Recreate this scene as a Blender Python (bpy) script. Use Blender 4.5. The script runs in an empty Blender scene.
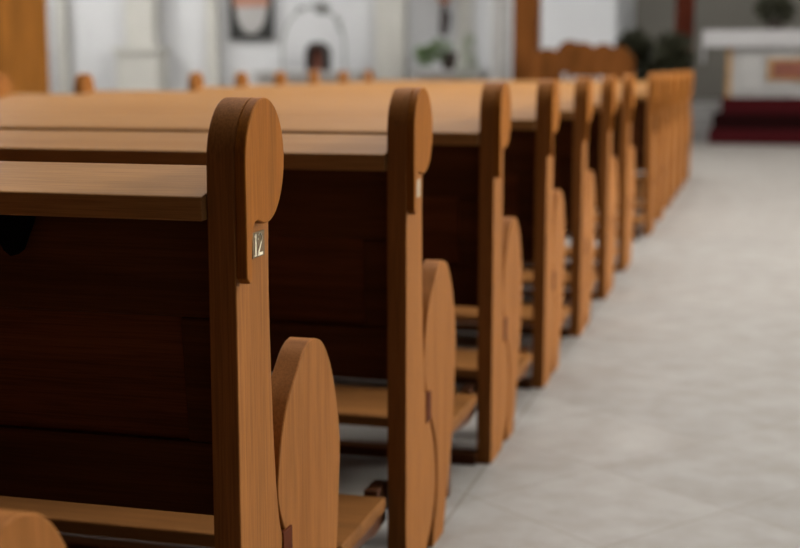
import bpy, bmesh, math, random
from mathutils import Vector, Matrix

random.seed(7)
SC = bpy.context.scene
COL = SC.collection

# ------------------------------------------------------------------ camera
F_PX, YAW, PITCH, ROLL = 1348.89, 0.2625, 0.1530, 0.0004
CAM = Vector((0.6597, -1.6285, 1.0373))
fwd = Vector((-math.sin(YAW)*math.cos(PITCH), math.cos(YAW)*math.cos(PITCH), -math.sin(PITCH)))
rgt = Vector((math.cos(YAW), math.sin(YAW), 0))
upv = rgt.cross(fwd)
r2 = rgt*math.cos(ROLL) + upv*math.sin(ROLL)
u2 = -rgt*math.sin(ROLL) + upv*math.cos(ROLL)
cd = bpy.data.cameras.new('camera')
cam = bpy.data.objects.new('camera', cd)
COL.objects.link(cam)
M = Matrix.Identity(4)
for i in range(3):
    M[i][0], M[i][1], M[i][2], M[i][3] = r2[i], u2[i], -fwd[i], CAM[i]
cam.matrix_world = M
cd.sensor_width = 36.0
cd.lens = F_PX/800*36
cd.clip_start = 0.05
cd.clip_end = 100
cd.dof.use_dof = True
cd.dof.focus_distance = 1.86
cd.dof.aperture_fstop = 3.3
SC.camera = cam

# ------------------------------------------------------------------ world, exposure
SC.view_settings.view_transform = 'Standard'
SC.view_settings.look = 'None'
SC.view_settings.gamma = 1
SC.view_settings.use_curve_mapping = False
SC.view_settings.exposure = 1.18
w = bpy.data.worlds.new('sky'); SC.world = w
w.use_nodes = True
w.node_tree.nodes['Background'].inputs[0].default_value = (0.75, 0.85, 1.0, 1)
w.node_tree.nodes['Background'].inputs[1].default_value = 0.5

WIN_RIGHT, WIN_LEFT = [11.0, 8.0, 1.8, 0.8, 0.6], [2.5, 3.0, 6.0, 9.0]      # glow of added panes out of view, set per window to steer light
PANE_COL = (1.0, 0.985, 0.955)
# added overhead fill: brightens floor and board tops, spares the rear faces
ld = bpy.data.lights.new('overhead_fill', 'AREA'); ld.shape = 'RECTANGLE'; ld.size = 7.0; ld.size_y = 14.5
ld.energy = 560; ld.color = (1.0, 0.985, 0.97)
lo = bpy.data.objects.new('overhead_fill', ld); COL.objects.link(lo); lo.location = (-1.0, 7.5, 8.4)

# ------------------------------------------------------------------ materials
ALB = 0.50
def new_mat(name):
    m = bpy.data.materials.new(name); m.use_nodes = True
    nt = m.node_tree
    return m, nt, nt.nodes['Principled BSDF']

def plain(name, col, rough=0.6, spec=0.5, metal=0.0, noise=0.06, scale=8.0, bump=0.0):
    m, nt, b = new_mat(name); col = tuple(c*ALB for c in col)
    tc = nt.nodes.new('ShaderNodeTexCoord')
    n = nt.nodes.new('ShaderNodeTexNoise'); n.inputs['Scale'].default_value = scale; n.inputs['Detail'].default_value = 4
    nt.links.new(tc.outputs['Object'], n.inputs['Vector'])
    r = nt.nodes.new('ShaderNodeValToRGB')
    r.color_ramp.elements[0].position = 0.3; r.color_ramp.elements[1].position = 0.7
    r.color_ramp.elements[0].color = tuple(c*(1-noise) for c in col)+(1,)
    r.color_ramp.elements[1].color = tuple(min(1, c*(1+noise)) for c in col)+(1,)
    nt.links.new(n.outputs['Fac'], r.inputs['Fac'])
    nt.links.new(r.outputs['Color'], b.inputs['Base Color'])
    b.inputs['Roughness'].default_value = rough
    b.inputs['Specular IOR Level'].default_value = spec
    b.inputs['Metallic'].default_value = metal
    if bump:
        bp = nt.nodes.new('ShaderNodeBump'); bp.inputs['Strength'].default_value = bump; bp.inputs['Distance'].default_value = 0.01
        nt.links.new(n.outputs['Fac'], bp.inputs['Height']); nt.links.new(bp.outputs['Normal'], b.inputs['Normal'])
    return m

def wood(name, c0, c1, c2, axis, rough=0.5, spec=0.03, pores=0.4, fine=1.0):
    """oak: long streaks and short pores running along one axis"""
    m, nt, b = new_mat(name); c0, c1, c2 = [tuple(v*ALB for v in c) for c in (c0, c1, c2)]
    L = nt.links
    tc = nt.nodes.new('ShaderNodeTexCoord')
    oi = nt.nodes.new('ShaderNodeObjectInfo')
    off = nt.nodes.new('ShaderNodeVectorMath'); off.operation = 'SCALE'
    off.inputs[0].default_value = (3.1, 7.7, 5.3); L.new(oi.outputs['Random'], off.inputs['Scale'])
    add = nt.nodes.new('ShaderNodeVectorMath'); add.operation = 'ADD'
    L.new(tc.outputs['Object'], add.inputs[0]); L.new(off.outputs['Vector'], add.inputs[1])
    def mapped(along, across):
        mp = nt.nodes.new('ShaderNodeMapping')
        s = [across]*3; s['xyz'.index(axis)] = along
        mp.inputs['Scale'].default_value = s
        L.new(add.outputs['Vector'], mp.inputs['Vector']); return mp
    n1 = nt.nodes.new('ShaderNodeTexNoise'); n1.inputs['Scale'].default_value = 1; n1.inputs['Detail'].default_value = 5; n1.inputs['Distortion'].default_value = 0.4
    L.new(mapped(1.2, 26*fine).outputs[0], n1.inputs['Vector'])
    n2 = nt.nodes.new('ShaderNodeTexNoise'); n2.inputs['Scale'].default_value = 1; n2.inputs['Detail'].default_value = 3
    L.new(mapped(9, 420*fine).outputs[0], n2.inputs['Vector'])
    n3 = nt.nodes.new('ShaderNodeTexNoise'); n3.inputs['Scale'].default_value = 1; n3.inputs['Detail'].default_value = 2
    L.new(mapped(0.9, 6).outputs[0], n3.inputs['Vector'])
    r = nt.nodes.new('ShaderNodeValToRGB'); e = r.color_ramp.elements
    e[0].position = 0.3; e[0].color = tuple(c0)+(1,)
    e[1].position = 0.72; e[1].color = tuple(c2)+(1,)
    k = e.new(0.5); k.color = tuple(c1)+(1,)
    mixf = nt.nodes.new('ShaderNodeMix'); mixf.inputs['Factor'].default_value = 0.35
    L.new(n1.outputs['Fac'], mixf.inputs['A']); L.new(n3.outputs['Fac'], mixf.inputs['B'])
    L.new(mixf.outputs['Result'], r.inputs['Fac'])
    pr = nt.nodes.new('ShaderNodeMapRange')
    pr.inputs['From Min'].default_value = 0.35; pr.inputs['From Max'].default_value = 0.6
    pr.inputs['To Min'].default_value = 1-pores*0.6; pr.inputs['To Max'].default_value = 1.0
    L.new(n2.outputs['Fac'], pr.inputs['Value'])
    mul = nt.nodes.new('ShaderNodeVectorMath'); mul.operation = 'SCALE'
    L.new(r.outputs['Color'], mul.inputs[0]); L.new(pr.outputs['Result'], mul.inputs['Scale'])
    L.new(mul.outputs['Vector'], b.inputs['Base Color'])
    b.inputs['Roughness'].default_value = rough
    b.inputs['Specular IOR Level'].default_value = spec
    bp = nt.nodes.new('ShaderNodeBump'); bp.inputs['Strength'].default_value = 0.12; bp.inputs['Distance'].default_value = 0.001
    L.new(n2.outputs['Fac'], bp.inputs['Height']); L.new(bp.outputs['Normal'], b.inputs['Normal'])
    return m

def tinted(c, k): return tuple(v*k for v in c)
OAK = (0.53, 0.205, 0.053)
oak_z = wood('oak_upright', (OAK[0]*.74, OAK[1]*.66, OAK[2]*.5), OAK, tinted(OAK, 1.18), 'z')
HONEY = (0.53, 0.180, 0.026)
oak_head = wood('oak_head', tinted(HONEY, .72), HONEY, tinted(HONEY, 1.2), 'z', rough=0.45)
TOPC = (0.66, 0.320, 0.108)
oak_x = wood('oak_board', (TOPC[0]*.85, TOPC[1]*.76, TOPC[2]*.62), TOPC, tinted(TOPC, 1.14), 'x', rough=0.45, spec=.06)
WORN = (0.40, 0.165, 0.048)
oak_worn = wood('oak_worn_board', tinted(WORN, .65), WORN, tinted(WORN, 1.2), 'x')
SHADED_OAK = (0.16, 0.055, 0.018)  # oak darkened: the backrest's shade is put into this colour
oak_dark = wood('oak_shaded_board', tinted(SHADED_OAK, .6), SHADED_OAK, tinted(SHADED_OAK, 1.5), 'x', rough=0.45, spec=0.05)
PANEL = (0.22, 0.066, 0.020)  # same oak, the sunk panel's shade put into its colour
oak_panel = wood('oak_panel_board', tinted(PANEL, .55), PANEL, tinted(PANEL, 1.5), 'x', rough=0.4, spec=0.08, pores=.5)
oak_dark_z = wood('oak_dark_upright', tinted(SHADED_OAK, .6), SHADED_OAK, tinted(SHADED_OAK, 1.5), 'z', rough=0.45, spec=0.3)
PEG = (0.16, 0.036, 0.010)
oak_peg = wood('oak_peg', tinted(PEG, .7), PEG, tinted(PEG, 1.2), 'y')
ORANGE = (0.42, 0.16, 0.028)
pine = wood('orange_wood', tinted(ORANGE, .7), ORANGE, tinted(ORANGE, 1.3), 'z', fine=.2, pores=.2)
REDW = (0.25, 0.085, 0.020)
choir_wood = wood('choir_wood', tinted(REDW, .5), REDW, tinted(REDW, 1.4), 'z', fine=.2, pores=.2)
black_iron = plain('black_iron', (0.004, 0.003, 0.003), 0.8, 0.05)
plate_mat = plain('plate_brass', (0.30, 0.21, 0.12), 0.8, 0.05, noise=.12, scale=300)
digit_mat = plain('plate_digits', (1.5, 1.34, 0.98), 0.8, 0.1)
plate_pale = plain('plate_pale', (0.62, 0.50, 0.33), 0.45)
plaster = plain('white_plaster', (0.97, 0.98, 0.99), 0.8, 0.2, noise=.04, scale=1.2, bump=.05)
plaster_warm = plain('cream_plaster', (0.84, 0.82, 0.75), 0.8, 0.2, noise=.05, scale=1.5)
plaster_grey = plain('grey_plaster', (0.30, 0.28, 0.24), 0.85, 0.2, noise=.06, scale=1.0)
plaster_dim = plain('shell_plaster', (0.16, 0.135, 0.11), 0.85, 0.2, noise=.05, scale=1.0)  # unseen side walls, dimmed to cut bounced light
dark_boards = plain('unseen_dark_boards', (0.04, 0.025, 0.018), 0.7, 0.3, noise=.2, scale=4)  # unseen ceiling and back wall, made dark to keep light off rear faces
marble = plain('white_marble', (0.62, 0.60, 0.57), 0.45, 0.3, noise=.07, scale=5)
cloth_white = plain('altar_linen', (0.68, 0.66, 0.65), 0.85, 0.2, noise=.03, scale=20)
step_black = plain('step_black', (0.022, 0.006, 0.006), 0.95, 0.0, noise=.2, scale=60)  # near-black tone of the middle step
red_carpet = plain('red_carpet', (0.07, 0.005, 0.007), 0.95, 0.1, noise=.2, scale=60)
red_cloth = plain('red_cloth', (0.26, 0.06, 0.03), 0.9, 0.1, noise=.15, scale=6)
leaf_dark = plain('dark_leaf', (0.050, 0.050, 0.022), 0.6, 0.3, noise=.3, scale=9)
leaf_mid = plain('green_leaf', (0.26, 0.38, 0.17), 0.6, 0.3, noise=.25, scale=9)
leaf_pale = plain('pale_leaf', (0.55, 0.62, 0.46), 0.6, 0.3, noise=.15, scale=9)
pot_dark = plain('dark_pot', (0.05, 0.03, 0.02), 0.6)
pot_white = plain('white_pot', (0.65, 0.65, 0.63), 0.5)
brown_dark = plain('dark_brown', (0.035, 0.018, 0.012), 0.6)
rust = plain('rust_red', (0.28, 0.075, 0.035), 0.7, noise=.3, scale=12)
salmon = plain('salmon', (0.62, 0.30, 0.20), 0.7, noise=.15, scale=8)
frame_black = plain('frame_black', (0.012, 0.014, 0.010), 0.5)
canvas_grey = plain('canvas_grey', (0.60, 0.58, 0.56), 0.8, noise=.1, scale=9)
wire_grey = plain('grey_wire', (0.22, 0.22, 0.18), 0.6)
gold = plain('icon_gold', (0.55, 0.30, 0.10), 0.6, noise=.25, scale=20)

def pane_mat(name, strength):
    m, nt, b = new_mat(name)
    b.inputs['Base Color'].default_value = (0.8, 0.8, 0.8, 1)
    b.inputs['Emission Color'].default_value = PANE_COL+(1,)
    b.inputs['Emission Strength'].default_value = strength
    return m

def floor_mat():
    m, nt, b = new_mat('stone_tiles'); L = nt.links
    tc = nt.nodes.new('ShaderNodeTexCoord')
    mp = nt.nodes.new('ShaderNodeMapping'); mp.vector_type = 'POINT'
    mp.inputs['Rotation'].default_value = (0, 0, math.radians(38))
    mp.inputs['Scale'].default_value = (1/.42, 1/.42, 1)
    L.new(tc.outputs['Object'], mp.inputs['Vector'])
    br = nt.nodes.new('ShaderNodeTexBrick'); br.offset = 0; br.squash = 1
    br.inputs['Scale'].default_value = 1
    br.inputs['Brick Width'].default_value = 1; br.inputs['Row Height'].default_value = 1
    br.inputs['Mortar Size'].default_value = 0.006; br.inputs['Mortar Smooth'].default_value = 0.3
    br.inputs['Color1'].default_value = (1, 1, 1, 1); br.inputs['Color2'].default_value = (.9, .9, .9, 1)
    br.inputs['Mortar'].default_value = (.7, .66, .62, 1)
    mp.inputs['Location'].default_value = (.1, .22, 0)
    L.new(mp.outputs[0], br.inputs['Vector'])
    # straight border joint beside the pews
    sx = nt.nodes.new('ShaderNodeSeparateXYZ'); L.new(tc.outputs['Object'], sx.inputs[0])
    a = nt.nodes.new('ShaderNodeMath'); a.operation = 'ADD'; a.inputs[1].default_value = 0.012; L.new(sx.outputs['X'], a.inputs[0])
    ab = nt.nodes.new('ShaderNodeMath'); ab.operation = 'ABSOLUTE'; L.new(a.outputs[0], ab.inputs[0])
    gt = nt.nodes.new('ShaderNodeMath'); gt.operation = 'LESS_THAN'; gt.inputs[1].default_value = 0.003; L.new(ab.outputs[0], gt.inputs[0])
    jm = nt.nodes.new('ShaderNodeMix'); jm.data_type = 'RGBA'
    L.new(gt.outputs[0], jm.inputs['Factor']); L.new(br.outputs['Color'], jm.inputs['A']); jm.inputs['B'].default_value = (.6, .56, .52, 1)
    n = nt.nodes.new('ShaderNodeTexNoise'); n.inputs['Scale'].default_value = 7; n.inputs['Detail'].default_value = 6; n.inputs['Roughness'].default_value = .6
    L.new(tc.outputs['Object'], n.inputs['Vector'])
    r = nt.nodes.new('ShaderNodeValToRGB'); e = r.color_ramp.elements
    e[0].position = .3; e[0].color = (.222, .200, .176, 1); e[1].position = .66; e[1].color = (.295, .277, .253, 1)
    L.new(n.outputs['Fac'], r.inputs['Fac'])
    mx = nt.nodes.new('ShaderNodeMix'); mx.data_type = 'RGBA'; mx.blend_type = 'MULTIPLY'; mx.inputs['Factor'].default_value = 1
    L.new(r.outputs['Color'], mx.inputs['A']); L.new(jm.outputs['Result'], mx.inputs['B'])
    L.new(mx.outputs['Result'], b.inputs['Base Color'])
    b.inputs['Roughness'].default_value = .55; b.inputs['Specular IOR Level'].default_value = .2
    return m
stone = floor_mat()

# ------------------------------------------------------------------ mesh helpers
def add_box(bm, x0, x1, y0, y1, z0, z1, mi=0, f=None):
    vs = [bm.verts.new((x, y, z)) for x in (x0, x1) for y in (y0, y1) for z in (z0, z1)]
    for q in ((0, 1, 3, 2), (4, 6, 7, 5), (0, 4, 5, 1), (2, 3, 7, 6), (0, 2, 6, 4), (1, 5, 7, 3)):
        fc = bm.faces.new([vs[i] for i in q]); fc.material_index = mi
    if f:
        for v in vs: v.co = Vector(f(*v.co))
    return vs

def add_prism_x(bm, pts, x0, x1, mi=0):
    """closed outline of (y, z) extruded along x"""
    a = [bm.verts.new((x0, y, z)) for y, z in pts]
    b = [bm.verts.new((x1, y, z)) for y, z in pts]
    n = len(pts)
    fa = [bm.faces.new(a), bm.faces.new(list(reversed(b)))]
    for i in range(n):
        fa.append(bm.faces.new((a[(i+1) % n], a[i], b[i], b[(i+1) % n])))
    for q in fa: q.material_index = mi

def add_prism_y(bm, pts, y0, y1, mi=0):
    a = [bm.verts.new((x, y0, z)) for x, z in pts]
    b = [bm.verts.new((x, y1, z)) for x, z in pts]
    n = len(pts); bm.faces.new(a).material_index = mi; bm.faces.new(list(reversed(b))).material_index = mi
    for i in range(n):
        bm.faces.new((a[(i+1) % n], a[i], b[i], b[(i+1) % n])).material_index = mi

def add_lathe(bm, prof, cx=0, cy=0, n=20, mi=0):
    rings = []
    for r, z in prof:
        rings.append([bm.verts.new((cx+r*math.cos(2*math.pi*k/n), cy+r*math.sin(2*math.pi*k/n), z)) for k in range(n)])
    for a, b in zip(rings, rings[1:]):
        for k in range(n):
            bm.faces.new((a[k], a[(k+1) % n], b[(k+1) % n], b[k])).material_index = mi
    bm.faces.new(list(reversed(rings[0]))).material_index = mi
    bm.faces.new(rings[-1]).material_index = mi

def add_tube(bm, pts, r, n=6, mi=0):
    pts = [Vector(p) for p in pts]; rings = []
    for i, p in enumerate(pts):
        t = (pts[min(i+1, len(pts)-1)]-pts[max(i-1, 0)]).normalized()
        a = t.orthogonal().normalized() if abs(t.y) > .9 else t.cross(Vector((0, 1, 0))).normalized()
        b = t.cross(a)
        rings.append([bm.verts.new(p+(a*math.cos(2*math.pi*k/n)+b*math.sin(2*math.pi*k/n))*r) for k in range(n)])
    for a, b in zip(rings, rings[1:]):
        for k in range(n): bm.faces.new((a[k], a[(k+1) % n], b[(k+1) % n], b[k])).material_index = mi
    bm.faces.new(list(reversed(rings[0]))); bm.faces.new(rings[-1])

def add_leaves(bm, c, rad, count, size, rnd):
    """curved leaf blades scattered through an ellipsoid volume"""
    for _ in range(count):
        while True:
            p = Vector((rnd.uniform(-1, 1), rnd.uniform(-1, 1), rnd.uniform(-1, 1)))
            if p.length < 1: break
        q = Vector(c)+Vector((p.x*rad[0], p.y*rad[1], p.z*rad[2]))
        d = (p+Vector((rnd.uniform(-.5, .5), rnd.uniform(-.5, .5), rnd.uniform(0, .8)))).normalized()
        s = d.cross(Vector((rnd.uniform(-1, 1), rnd.uniform(-1, 1), rnd.uniform(-1, 1)))).normalized()
        nn = d.cross(s); L = size*rnd.uniform(.7, 1.3); W = L*.28
        v = [bm.verts.new(x) for x in (q, q+d*L*.5+s*W-nn*L*.08, q+d*L-nn*L*.2, q+d*L*.5-s*W-nn*L*.08, q+d*L*.5+nn*L*.03)]
        for t in ((0, 1, 4), (1, 2, 4), (2, 3, 4), (3, 0, 4)): bm.faces.new([v[i] for i in t])

def obj(name, bm, mats, parent=None, bevel=0, smooth=False, seg=2):
    bmesh.ops.recalc_face_normals(bm, faces=bm.faces)
    me = bpy.data.meshes.new(name)
    bm.to_mesh(me); bm.free()
    for m in (mats if isinstance(mats, (list, tuple)) else [mats]): me.materials.append(m)
    if smooth:
        for p in me.polygons: p.use_smooth = True
        me.set_sharp_from_angle(angle=math.radians(38))
    o = bpy.data.objects.new(name, me); COL.objects.link(o)
    if parent: o.parent = parent
    if bevel:
        b = o.modifiers.new('bevel', 'BEVEL'); b.width = bevel; b.segments = seg; b.limit_method = 'ANGLE'; b.angle_limit = math.radians(35)
        b.harden_normals = False
    return o

def struct(name, bm, mats, bevel=0, parent=None):
    o = obj(name, bm, mats, parent, bevel)
    if not parent: o['kind'] = 'structure'
    return o

def tag(o, label, cat, group=None):
    o['label'] = label; o['category'] = cat
    if group: o['group'] = group
    return o

def thing(name, label, cat, loc=(0, 0, 0), rz=0, group=None):
    o = bpy.data.objects.new(name, None); COL.objects.link(o)
    o.empty_display_size = .1
    o.location = loc; o.rotation_euler = (0, 0, rz)
    return tag(o, label, cat, group)

def copy_tree(o, parent=None):
    c = o.copy(); COL.objects.link(c)
    if parent: c.parent = parent
    for ch in list(o.children): copy_tree(ch, c)
    return c

def spline(pts, k=6, closed=False):
    out = []; n = len(pts)
    rng = n if closed else n-1
    for i in range(rng):
        p = [pts[(i+j-1) % n] if closed else pts[min(max(i+j-1, 0), n-1)] for j in range(4)]
        for s in range(k):
            t = s/k
            out.append(tuple(0.5*((2*p[1][d])+(-p[0][d]+p[2][d])*t+(2*p[0][d]-5*p[1][d]+4*p[2][d]-p[3][d])*t*t+(-p[0][d]+3*p[1][d]-3*p[2][d]+p[3][d])*t**3) for d in (0, 1)))
    if not closed: out.append(tuple(pts[-1]))
    return out

# ------------------------------------------------------------------ the room
PITCH_Y = 0.8755          # distance from one pew to the next
LEN = 3.065               # pew length
XL, XR, YB, YF, ZC = -12.6, 7.0, -6.5, 19.0, 8.5
APSE_X, APSE_Y = -1.55, 22.0

bm = bmesh.new(); add_box(bm, XL-.2, XR+.2, YB-.2, APSE_Y+.2, -.12, 0); struct('floor', bm, stone)
bm = bmesh.new(); add_box(bm, XL-.2, XR+.2, YB-.2, APSE_Y+.2, ZC, ZC+.15); struct('ceiling', bm, dark_boards)
bm = bmesh.new(); add_box(bm, XL-.2, XR+.2, YB-.2, YB, 0, ZC); struct('wall_back', bm, dark_boards)
# front wall: left of the apse opening, and the apse behind it
bm = bmesh.new(); add_box(bm, XL-.2, APSE_X, YF, YF+.3, 0, ZC); struct('wall_front', bm, plaster)
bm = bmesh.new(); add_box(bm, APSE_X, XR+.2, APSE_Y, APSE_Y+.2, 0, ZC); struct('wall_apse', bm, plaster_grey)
bm = bmesh.new(); add_box(bm, APSE_X-.2, APSE_X, YF+.3, APSE_Y, 0, ZC); struct('wall_apse_side', bm, plaster)

def window(n, frame_bm, pane_bm, strength):
    f = struct('window_%d' % n, frame_bm, plaster)
    obj('pane', pane_bm, pane_mat('window_glow_%d' % n, strength), f)

def side_wall(name, x0, x1, holes, z0, z1, y0, y1, first, strength):
    """wall along y with tall window openings, each with frame and added glowing pane"""
    bm = bmesh.new(); prev = y0
    for a, b in holes:
        add_box(bm, x0, x1, prev, a, 0, ZC); add_box(bm, x0, x1, a, b, 0, z0); add_box(bm, x0, x1, a, b, z1, ZC); prev = b
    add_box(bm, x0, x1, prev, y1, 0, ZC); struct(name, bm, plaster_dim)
    xm = (x0+x1)/2
    for i, (a, b) in enumerate(holes):
        fb = bmesh.new(); t = .05
        for q in ((a, a+t, z0, z1), (b-t, b, z0, z1), (a, b, z0, z0+t), (a, b, z1-t, z1), ((a+b)/2-.02, (a+b)/2+.02, z0, z1)):
            add_box(fb, xm-.03, xm+.03, *q)
        for j in range(1, 5):
            z = z0+(z1-z0)*j/5; add_box(fb, xm-.03, xm+.03, a, b, z-.015, z+.015)
        pb = bmesh.new(); add_box(pb, xm-.005, xm+.005, a, b, z0, z1)
        window(first+i, fb, pb, strength[i])
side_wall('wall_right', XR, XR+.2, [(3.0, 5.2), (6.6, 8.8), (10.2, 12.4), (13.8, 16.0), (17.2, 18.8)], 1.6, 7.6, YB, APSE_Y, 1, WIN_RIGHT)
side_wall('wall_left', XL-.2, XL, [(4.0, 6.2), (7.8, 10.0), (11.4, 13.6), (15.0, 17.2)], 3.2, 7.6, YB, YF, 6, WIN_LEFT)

# pilasters, ledges and the slim white column of the front wall
def trim(n, x0, x1, y0, z0, z1, mat=plaster, base=True):
    bm = bmesh.new(); add_box(bm, x0, x1, y0, YF, z0, z1)
    if base:
        add_box(bm, x0-.12, x1+.12, y0-.12, YF, z0, z0+1.25)
        add_box(bm, x0-.17, x1+.17, y0-.17, YF, z0+1.25, z0+1.33)
    struct('trim_%d' % n, bm, mat, bevel=.01)
trim(1, -9.45, -8.95, 18.75, 0, ZC, plaster_warm)
trim(2, -8.08, -7.9, 18.85, 0, ZC, plaster_warm, False)
trim(3, -5.2, -4.75, 18.7, 0, ZC, plaster_warm, False)
trim(4, -10.75, -10.6, 18.85, 0, ZC, plaster_warm, False)
trim(5, -3.95, -3.72, 18.85, 0, ZC, plaster_warm, False)
bm = bmesh.new()
add_lathe(bm, [(.20, 0), (.20, .35), (.15, .42), (.135, .5), (.13, 6.5), (.17, 6.6), (.2, 6.8), (.2, ZC)], -3.1, 18.0, 24)
struct('trim_6', bm, marble)
bm = bmesh.new()
add_box(bm, -2.2, XR, 17.9, 20.5, 0, .16); add_box(bm, -1.9, XR, 18.3, 20.5, .16, .32); add_box(bm, -1.6, XR, 18.7, APSE_Y, .32, .48)
struct('trim_7', bm, marble)

# ------------------------------------------------------------------ pews
T = 0.0395; RAISE = 0.0155
HC = (0.0735, 0.9115); HRY, HRZ = 0.0735, 0.0845
def arc(a0, a1, n):
    return [(HC[0]+HRY*math.cos(math.radians(a0+(a1-a0)*i/n)), HC[1]+HRZ*math.sin(math.radians(a0+(a1-a0)*i/n))) for i in range(n+1)]
front_edge = spline([(.1265, .853), (.124, .82), (.122, .73), (.127, .6), (.135, .49), (.148, .40), (.163, .356), (.200, .293),
                     (.236, .235), (.253, .175), (.248, .12), (.222, .068), (.178, .028), (.150, 0)], 4)
post_outline = arc(180, -38, 30) + front_edge + [(0.0, 0.0)]
layer_outline = [(.0, .762)] + arc(180, -95, 36) + spline([(.060, .829), (.047, .833), (.036, .834), (.028, .826), (.023, .812), (.021, .79), (.020, .757)], 3) + [(.012, .753)]
arm_outline = spline([(.310, .622), (.358, .607), (.400, .562), (.432, .49), (.447, .42), (.438, .33), (.425, .24), (.380, .12), (.342, .03)], 5) \
    + [(.335, 0), (.232, 0)] + spline([(.246, .045), (.266, .11), (.270, .17), (.256, .235), (.216, .297), (.174, .362), (.150, .41), (.152, .45), (.166, .50), (.194, .547), (.236, .585), (.266, .609), (.290, .6195)], 5)

def digit_polys():
    """numerals 1 and 2 with serifs, in a unit box: (polyline, half width)"""
    one = [([(.18, .02), (.18, .98)], .045), ([(.09, .02), (.27, .02)], .02), ([(.10, .88), (.18, .96)], .022)]
    arc2 = [(.55+.16*math.cos(a), .72+.24*math.sin(a)) for a in [math.radians(q) for q in range(175, -35, -15)]]
    two = [(arc2, .035), ([arc2[-1], (.40, .06)], .035), ([(.38, .045), (.78, .045)], .045)]
    return one+two

def number_plate(parent, digits=True):
    y0, y1, z0, z1 = .058, .103, .780, .815
    bm = bmesh.new(); add_box(bm, .0, .0012, y0, y1, z0, z1)
    if digits:
        sy, sz = (y1-y0)*.95, (z1-z0)*.86
        for pl, hw in digit_polys():
            for (ax, az), (bx, bz) in zip(pl, pl[1:]):
                a = Vector((y0+.003+ax*sy, z0+.0025+az*sz)); b = Vector((y0+.003+bx*sy, z0+.0025+bz*sz))
                d = (b-a).normalized(); n = Vector((-d.y, d.x))*hw*sy; a = a-d*hw*sy*.5; b = b+d*hw*sy*.5
                q = [bm.verts.new((x, p.x, p.y)) for x in (.0010, .0018) for p in (a-n, b-n, b+n, a+n)]
                for f in ((0, 1, 2, 3), (7, 6, 5, 4), (0, 4, 5, 1), (1, 5, 6, 2), (2, 6, 7, 3), (3, 7, 4, 0)):
                    bm.faces.new([q[i] for i in f]).material_index = 1
    return obj('number_plate', bm, [plate_mat if digits else plate_pale, digit_mat], parent)

def mirrored(pts, s, a, b):
    return (a, b) if s > 0 else (-LEN-b, -LEN-a)

def back_map(x, h, n):
    """h: height along the backrest, n: towards the camera side"""
    y = .048 + (.862-h)/(.862-.403)*.052
    return (x, y-n, h)

def make_pew(kneel_z):
    root = thing('church_pew', 'pew', 'pew')
    for s in (1, -1):
        bm = bmesh.new(); x0, x1 = mirrored(None, s, -T, 0); add_prism_x(bm, post_outline, x0, x1)
        post = obj('end_post', bm, oak_z, root, bevel=.0022, smooth=True)
        bm = bmesh.new(); x0, x1 = mirrored(None, s, 0, RAISE); add_prism_x(bm, layer_outline, x0, x1)
        obj('raised_head', bm, oak_head, post, bevel=.0022, smooth=True)
        bm = bmesh.new(); x0, x1 = mirrored(None, s, -T, -.001); add_prism_x(bm, arm_outline, x0, x1)
        arm = obj('seat_end_panel', bm, oak_z, root, bevel=.0022, smooth=True)
        bm = bmesh.new(); x0, x1 = mirrored(None, s, -.03, .0025); add_box(bm, x0, x1, .160, .200, .297, .360)
        obj('wooden_peg', bm, oak_peg, arm, bevel=.002)
    # backrest: a frame of stiles and rails round a sunk panel
    bm = bmesh.new(); xa, xb = -LEN+T+.0005, -T-.0005
    def piece(x0, x1, h0, h1, n0, n1, mi=0):
        add_box(bm, x0, x1, n0, n1, h0, h1, mi, f=lambda x, n, h: back_map(x, h, n))
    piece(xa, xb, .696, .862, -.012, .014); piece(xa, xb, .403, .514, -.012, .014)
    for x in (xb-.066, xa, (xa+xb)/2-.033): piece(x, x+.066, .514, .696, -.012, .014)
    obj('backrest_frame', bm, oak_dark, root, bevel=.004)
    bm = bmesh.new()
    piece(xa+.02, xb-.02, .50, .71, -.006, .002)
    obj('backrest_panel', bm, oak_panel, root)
    # book rest: sloping board
    bm = bmesh.new()
    add_prism_x(bm, [(-.015, .8690), (-.012, .8705), (.125, .900), (.128, .8985), (.128, .880), (.012, .838), (-.015, .838)], xa, xb)
    sh = obj('book_rest', bm, oak_x, root, bevel=.002)
    # hooks under the book rest
    for x in (-.335, -1.45, -2.6):
        bm = bmesh.new()
        pts = [(x-.055, .842), (x+.030, .842), (x+.024, .822), (x+.008, .785), (x-.003, .777), (x-.014, .785), (x-.034, .822)]
        add_prism_y(bm, pts, .012, .034)
        obj('coat_hook', bm, black_iron, root, bevel=.002)
    # seat
    bm = bmesh.new(); add_prism_x(bm, [(.112, .400), (.430, .400), (.445, .406), (.447, .414), (.438, .422), (.112, .422)], xa, xb)
    obj('seat', bm, oak_x, root, bevel=.002)
    # kneeler board held behind the pew, on two brackets
    bm = bmesh.new(); add_box(bm, -LEN+.03, -.03, -.33, -.045, kneel_z-.028, kneel_z)
    kn = obj('kneeler', bm, oak_worn, root, bevel=.004)
    for x in (-.075, -LEN/2, -LEN+.05):
        bm = bmesh.new()
        add_prism_x(bm, [(-.30, kneel_z-.028), (0.02, kneel_z-.028), (.02, kneel_z-.07), (-.06, kneel_z-.075), (-.27, kneel_z-.05)], x, x+.028)
        add_box(bm, x, x+.028, -.045, .03, kneel_z-.05, kneel_z+.01)
        add_box(bm, x, x+.028, -.30, -.27, 0, kneel_z-.04)
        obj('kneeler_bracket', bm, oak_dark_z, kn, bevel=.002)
    # low rail tying the two ends together near the floor
    bm = bmesh.new(); add_box(bm, xa, xb, -.02, .025, .0, .03)
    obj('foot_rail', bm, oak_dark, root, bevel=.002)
    return root

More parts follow.
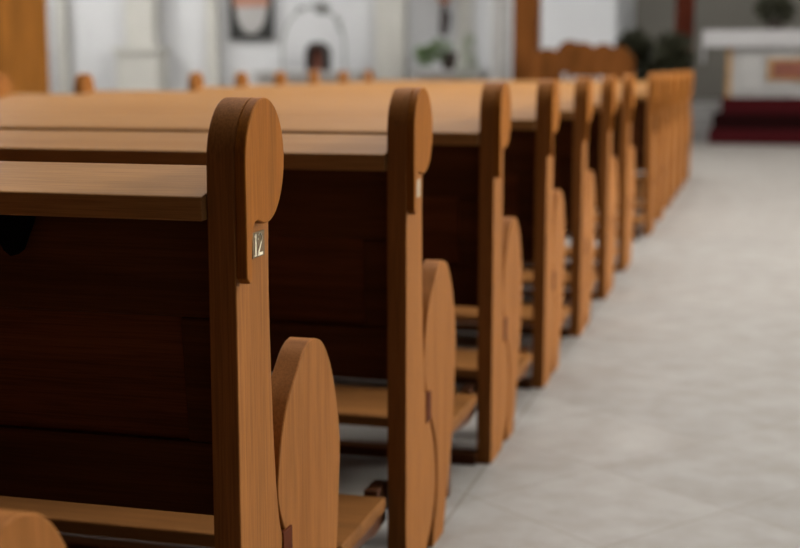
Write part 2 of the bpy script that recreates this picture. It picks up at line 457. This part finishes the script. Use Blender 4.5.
pew_hi = make_pew(.20); pew_lo = make_pew(.128)
G = 'oak pews in one long row beside the aisle'
offs = [-1, 0, 1, 2, 3, 4, 5, 6] + [7.78+.945*i for i in range(6)]
pew_labels = [
    'nearest oak pew, cut off at bottom left corner, only its rounded seat end showing',
    'oak pew in sharp focus, its end post carrying the number plate reading 12',
    'oak pew directly ahead of the sharp pew marked 12, with small blurred plate',
    'second oak pew ahead of the one marked 12, foot fully in view',
    'third oak pew ahead of the one marked 12, kneeler board set low',
    'fourth oak pew ahead of the one marked 12, narrow strip between neighbours',
    'fifth oak pew ahead of the one marked 12, second from the gap',
    'sixth oak pew ahead of the one marked 12, last before the gap',
    'first oak pew beyond the gap, dark foot beside the pale floor',
    'second oak pew beyond the gap, in the tightly overlapping far cluster',
    'third oak pew beyond the gap, in the tightly overlapping far cluster',
    'fourth oak pew beyond the gap, in the tightly overlapping far cluster',
    'fifth oak pew beyond the gap, next to farthest in the row',
    'farthest oak pew of the row, its end post nearest the altar']
used = set()
for k, lab in zip(offs, pew_labels):
    src = pew_lo if k >= 3 else pew_hi
    p = src if src not in used else copy_tree(src)
    used.add(src); p.location = (0, k*PITCH_Y if k >= 0 else -.862, 0); tag(p, lab, 'pew', G)
    if k in (0, 1):
        post = [c for c in p.children if c.name.startswith('end_post')]
        post = max(post, key=lambda c: max(v.co.x for v in c.data.vertices))
        number_plate(post, k == 0)

# ------------------------------------------------------------------ left: wooden confessional
t = thing('confessional', 'orange brown panelled wooden confessional against the left side, behind the pews', 'confessional', (-8.57, 11.6, 0))
bm = bmesh.new(); add_box(bm, -1.45, 1.45, -.55, .55, 0, 2.75); add_box(bm, -1.52, 1.52, -.62, .6, 2.75, 2.9); obj('body', bm, pine, t, bevel=.01)
for x in (-1.0, 0, .95):
    d = bmesh.new(); wd = .42
    for q in ((x-wd, x-wd+.1, .12, 2.6), (x+wd-.1, x+wd, .12, 2.6), (x-wd, x+wd, .12, .3), (x-wd, x+wd, 1.12, 1.24), (x-wd, x+wd, 2.48, 2.6)):
        add_box(d, q[0], q[1], -.6, -.55, q[2], q[3])
    add_box(d, x-wd+.1, x+wd-.1, -.575, -.55, .3, 2.48)
    dd = obj('door', d, pine, t, bevel=.006)
    h = bmesh.new(); add_lathe(h, [(.02, 1.08), (.02, 1.2)], x+wd-.05, -.62, 10); obj('handle', h, gold, dd)

# ------------------------------------------------------------------ front wall things
# painting: dark ground, pale oval, salmon band at the top
t = thing('painting', 'dark framed painting with pale rounded centre, hanging on white front wall', 'painting', (-7.33, 18.96, 1.45))
bm = bmesh.new()
for q in ((-.36, .36, 0, .05), (-.36, .36, 1.3, 1.35), (-.36, -.31, .05, 1.3), (.31, .36, .05, 1.3)): add_box(bm, q[0], q[1], -.05, .035, q[2], q[3])
obj('frame', bm, frame_black, t)
bm = bmesh.new(); add_box(bm, -.31, .31, -.02, .03, .05, 1.3)
n = 28
def disc(bm, cx, cz, rx, rz, y, mi):
    vs = [bm.verts.new((cx+rx*math.cos(2*math.pi*i/n), y, cz+rz*math.sin(2*math.pi*i/n))) for i in range(n)]
    f = bm.faces.new(vs); f.material_index = mi
disc(bm, 0, .56, .27, .47, -.022, 1)
vs = [bm.verts.new(p) for p in ((-.31, -.024, .52), (.31, -.024, .52), (.31, -.024, .85), (-.31, -.024, .85))]
bm.faces.new(vs).material_index = 2
obj('canvas', bm, [frame_black, canvas_grey, salmon], t)

def side_altar(x, y, w_, h, label):
    t = thing('side_altar', label, 'altar', (x, y, 0), 0, 'white side altars along the front wall')
    bm = bmesh.new(); add_box(bm, -w_/2, w_/2, -.3, .3, .12, h-.08); add_box(bm, -w_/2-.1, w_/2+.1, -.38, .35, 0, .12)
    for sx in (-1, 1): add_box(bm, sx*w_/2-.08, sx*w_/2+.08, -.34, .3, .12, h-.08)
    obj('body', bm, marble, t, bevel=.01)
    bm = bmesh.new(); add_box(bm, -w_/2-.1, w_/2+.1, -.38, .36, h-.08, h); obj('top_slab', bm, marble, t, bevel=.01)
side_altar(-6.1, 18.35, 1.5, .96, 'white side altar below the small dark arched shrine')
side_altar(-3.93, 18.40, .85, .98, 'white side altar carrying the green plant, left of slim white column')

# arched shrine with a red brown figure inside
t = thing('shrine', 'small dark arched shrine with reddish inside, standing on the white side altar', 'shrine', (-6.02, 18.35, .96))
out = [(-.17, 0), (.17, 0)] + [(.17*math.cos(math.radians(a)), .27+.17*math.sin(math.radians(a))) for a in range(0, 181, 15)]
inn = [(.115*math.cos(math.radians(a)), .26+.115*math.sin(math.radians(a))) for a in range(180, -1, -15)]
bm = bmesh.new(); add_prism_y(bm, out, .06, .14); obj('back', bm, brown_dark, t)
bm = bmesh.new()
ring = [(-.17, 0), (-.115, 0), (-.115, .26)] + inn + [(.115, 0), (.17, 0)] + out[2:]
add_prism_y(bm, ring, -.10, .06); obj('arch_frame', bm, brown_dark, t)
bm = bmesh.new(); add_lathe(bm, [(.075, .0), (.08, .03), (.05, .12), (.06, .2), (.03, .245), (.018, .25), (.035, .27), (.038, .29), (.02, .32), (.004, .33)], 0, -.01, 14)
obj('figure', bm, rust, t, smooth=True)

# wire arch with sprigs round the shrine
t = thing('garland_arch', 'thin wire arch with grey green sprigs curving over the small shrine', 'garland', (-6.02, 18.13, .96))
pts = [(-.50*math.cos(math.radians(a)), 0, .35+.62*math.sin(math.radians(a))) for a in range(0, 181, 10)]
bm = bmesh.new(); add_tube(bm, [(-.50, 0, .0)]+pts+[(.50, 0, .0)], .012); obj('wire', bm, wire_grey, t)
rnd = random.Random(3); bm = bmesh.new()
for p in pts[6:17]: add_leaves(bm, p, (.05, .04, .05), 5, .06, rnd)
add_leaves(bm, (.15, 0, .93), (.10, .05, .05), 60, .07, rnd)
obj('sprig', bm, wire_grey, t)['kind'] = 'stuff'

# hanging lamp
t = thing('wall_sconce', 'dark slender wall sconce with salmon top, above the green plant', 'wall lamp', (-4.13, 18.80, 1.48))
bm = bmesh.new(); add_lathe(bm, [(.01, 0), (.05, .03), (.075, .12), (.055, .22), (.07, .30), (.045, .42), (.06, .46), (.03, .5)], 0, 0, 16)
add_box(bm, -.02, .02, 0, .2, .25, .30); add_box(bm, -.05, .05, .19, .2, .18, .38)
obj('stem', bm, brown_dark, t, smooth=True)
bm = bmesh.new(); add_lathe(bm, [(.05, .49), (.10, .55), (.12, .66), (.10, .78), (.05, .86), (.02, .88)], 0, 0, 16); obj('shade', bm, salmon, t, smooth=True)

def plant(name, label, loc, pot_m, pot_r, pot_h, leaf, blobs, count, size, seed, cat='plant', group=None):
    t = thing(name, label, cat, loc, 0, group); rnd = random.Random(seed)
    bm = bmesh.new(); add_lathe(bm, [(pot_r*.7, 0), (pot_r*.75, .01), (pot_r, pot_h*.9), (pot_r*1.06, pot_h*.9), (pot_r*1.06, pot_h), (pot_r*.9, pot_h), (pot_r*.85, pot_h*.9)], 0, 0, 18)
    obj('pot', bm, pot_m, t, smooth=True)
    bm = bmesh.new()
    for c, r in blobs: add_leaves(bm, c, r, count//len(blobs), size, rnd)
    for k in range(5):
        c, r = blobs[k % len(blobs)]
        add_tube(bm, [(0, 0, pot_h*.8), (c[0]*.4, c[1]*.4, (pot_h+c[2])*.5), tuple(c)], .006, 5)
    obj('foliage', bm, leaf, t)
plant('potted_plant', 'green trailing plant in dark brown pot on the white side altar', (-3.93, 18.25, .98), pot_dark, .13, .26, leaf_mid,
      [((-.28, -.02, .24), (.2, .12, .10)), ((-.12, -.1, .28), (.16, .12, .12)), ((-.36, 0, .18), (.1, .1, .08))], 300, .09, 5)
plant('potted_plant', 'pale green slender plant in white pot beside the slim white column', (-3.36, 17.0, 0), pot_white, .16, .7, leaf_pale,
      [((0, 0, .98), (.12, .1, .25)), ((.02, 0, 1.25), (.07, .07, .2))], 90, .09, 6)

# wooden lectern-like post with its base, and the carved stalls beside it
t = thing('wooden_pillar', 'tall orange brown wooden pillar rising behind the pews, right of white column', 'pillar', (-2.36, 16.0, 0))
bm = bmesh.new(); add_box(bm, -.17, .15, -.16, .16, .5, 5.2); obj('shaft', bm, choir_wood, t, bevel=.02)
bm = bmesh.new(); add_box(bm, -.20, .20, -.2, .2, 0, .5); add_box(bm, -.22, .22, -.22, .22, .46, .52); obj('plinth', bm, choir_wood, t, bevel=.01)
bm = bmesh.new(); add_box(bm, -.2, .2, -.2, .2, 5.2, 5.3); add_box(bm, -.26, .26, -.26, .26, 5.3, 5.42); obj('capital', bm, choir_wood, t, bevel=.01)

def choir_chair(x, y, label, hgt):
    t = thing('choir_chair', label, 'chair', (x, y, 0), 0, 'brown wooden chairs grouped beside the altar')
    for sx in (-1, 1):
        bm = bmesh.new(); add_box(bm, sx*.17-.022, sx*.17+.022, .15, .19, 0, .44); obj('leg', bm, choir_wood, t, bevel=.004)
        bm = bmesh.new(); add_box(bm, sx*.17-.022, sx*.17+.022, -.2, -.16, 0, hgt-.12); obj('leg', bm, choir_wood, t, bevel=.004)
    bm = bmesh.new(); add_box(bm, -.21, .21, -.21, .21, .43, .47); obj('seat', bm, choir_wood, t, bevel=.01)
    bm = bmesh.new()
    pr = [(-.17, hgt-.42), (.17, hgt-.42)] + [(.17*math.cos(math.radians(a)), hgt-.17+.17*math.sin(math.radians(a))) for a in range(0, 181, 15)]
    add_prism_y(bm, pr, -.205, -.165); obj('backrest', bm, choir_wood, t, bevel=.006)
choir_chair(-2.0, 15.55, 'brown wooden chair nearest the tall wooden pillar, rounded backrest', 1.26)
choir_chair(-1.555, 15.55, 'brown wooden chair second from the tall wooden pillar, rounded backrest', 1.33)
choir_chair(-1.11, 15.55, 'brown wooden chair third from the tall wooden pillar, farthest right of chairs', 1.28)
choir_chair(-1.83, 16.35, 'brown wooden chair in the rear, behind the two nearest the pillar', 1.37)
choir_chair(-1.40, 16.4, 'brown wooden chair in the rear, closer to the dark shrubs', 1.33)

# dark shrubs in planters left of the altar
t1 = 'dark leafy shrubs left of the altar'
plant('potted_shrub', 'dark leafy shrub in pot, left one of the pair beside the altar', (-1.06, 17.4, 0), pot_dark, .24, .6, leaf_dark,
      [((0, 0, 1.0), (.19, .18, .35)), ((-.05, 0, 1.25), (.2, .2, .2))], 700, .13, 11, 'shrub', t1)
plant('potted_shrub', 'dark leafy shrub in pot, right one of the pair nearer the altar', (-.60, 16.9, 0), pot_dark, .22, .6, leaf_dark,
      [((0, 0, .95), (.18, .18, .35)), ((.06, 0, 1.2), (.2, .2, .22))], 700, .13, 12, 'shrub', t1)

# red banner on a stand
t = thing('banner', 'narrow red cloth banner on a pole left of the altar', 'banner', (-.53, 18.9, .48))
bm = bmesh.new(); add_lathe(bm, [(.16, 0), (.16, .03), (.02, .05), (.014, .1), (.014, 2.6)], .0, .03, 14); obj('pole', bm, brown_dark, t)
bm = bmesh.new(); cols = 12; rows = []
for j in range(2):
    rows.append([bm.verts.new((-.14+.28*i/cols, -.02+.02*math.sin(i*1.9), .75+1.75*j)) for i in range(cols+1)])
for i in range(cols): bm.faces.new((rows[0][i], rows[0][i+1], rows[1][i+1], rows[1][i]))
bmesh.ops.solidify(bm, geom=bm.faces[:], thickness=.008)
obj('cloth', bm, red_cloth, t)
bm = bmesh.new(); add_tube(bm, [(-.17, 0, 2.5), (.17, 0, 2.5)], .012); obj('crossbar', bm, brown_dark, t)

# ------------------------------------------------------------------ altar on its red steps
t = thing('altar_steps', 'dark red carpeted steps with black middle band, carrying the white altar', 'steps', (1.25, 17.0, 0))
for k, (x, y0, z0, z1, yb) in enumerate(((1.31, 0, 0, .20, .88), (1.27, .12, .20, .40, .88), (1.17, .24, .40, .62, .88))):
    bm = bmesh.new(); add_box(bm, -x, x, y0, yb, z0, z1); obj('step', bm, step_black if k == 1 else red_carpet, t, bevel=.01)
t = thing('altar', 'white altar with pale panels and thick top slab on red steps', 'altar', (1.25, 17.62, .62))
bm = bmesh.new(); add_box(bm, -1.08, 1.08, -.20, .22, 0, .72); obj('body', bm, marble, t, bevel=.01)
for x in (-.82, -.42, .42, .82):
    bm = bmesh.new(); add_box(bm, x-.16, x+.16, -.225, -.20, .08, .60)
    add_box(bm, x-.12, x+.12, -.235, -.225, .12, .56); obj('panel', bm, marble, t, bevel=.006)
bm = bmesh.new(); add_box(bm, -1.12, -1.05, -.23, -.2, 0, .72); obj('corner_strip', bm, gold, t)
bm = bmesh.new(); add_box(bm, -1.42, 1.42, -.30, .25, .72, .88); obj('top_slab', bm, marble, t, bevel=.01)
bm = bmesh.new(); add_box(bm, -.58, .18, -.262, -.236, .22, .52); ic = obj('frontal_icon', bm, gold, t, bevel=.004)
bm = bmesh.new(); add_box(bm, -.52, .12, -.268, -.262, .26, .48); obj('icon_panel', bm, rust, ic)
bm = bmesh.new()
add_box(bm, -1.435, 1.435, -.315, .265, .882, .897); add_box(bm, -1.45, -1.425, -.30, .25, .46, .895); add_box(bm, 1.425, 1.45, -.30, .25, .46, .895)
add_box(bm, -1.435, 1.435, -.325, -.303, .67, .897)
o = obj('altar_cloth', bm, cloth_white, None, bevel=.006); o.location = (1.25, 17.62, .62)
tag(o, 'white linen cloth draped over the altar top, hanging down its left side', 'cloth')
plant('flower_arrangement', 'dark round leafy arrangement standing on the altar top', (.74, 17.6, 1.520), pot_dark, .12, .12, leaf_dark,
      [((0, 0, .26), (.22, .15, .16))], 420, .09, 21)
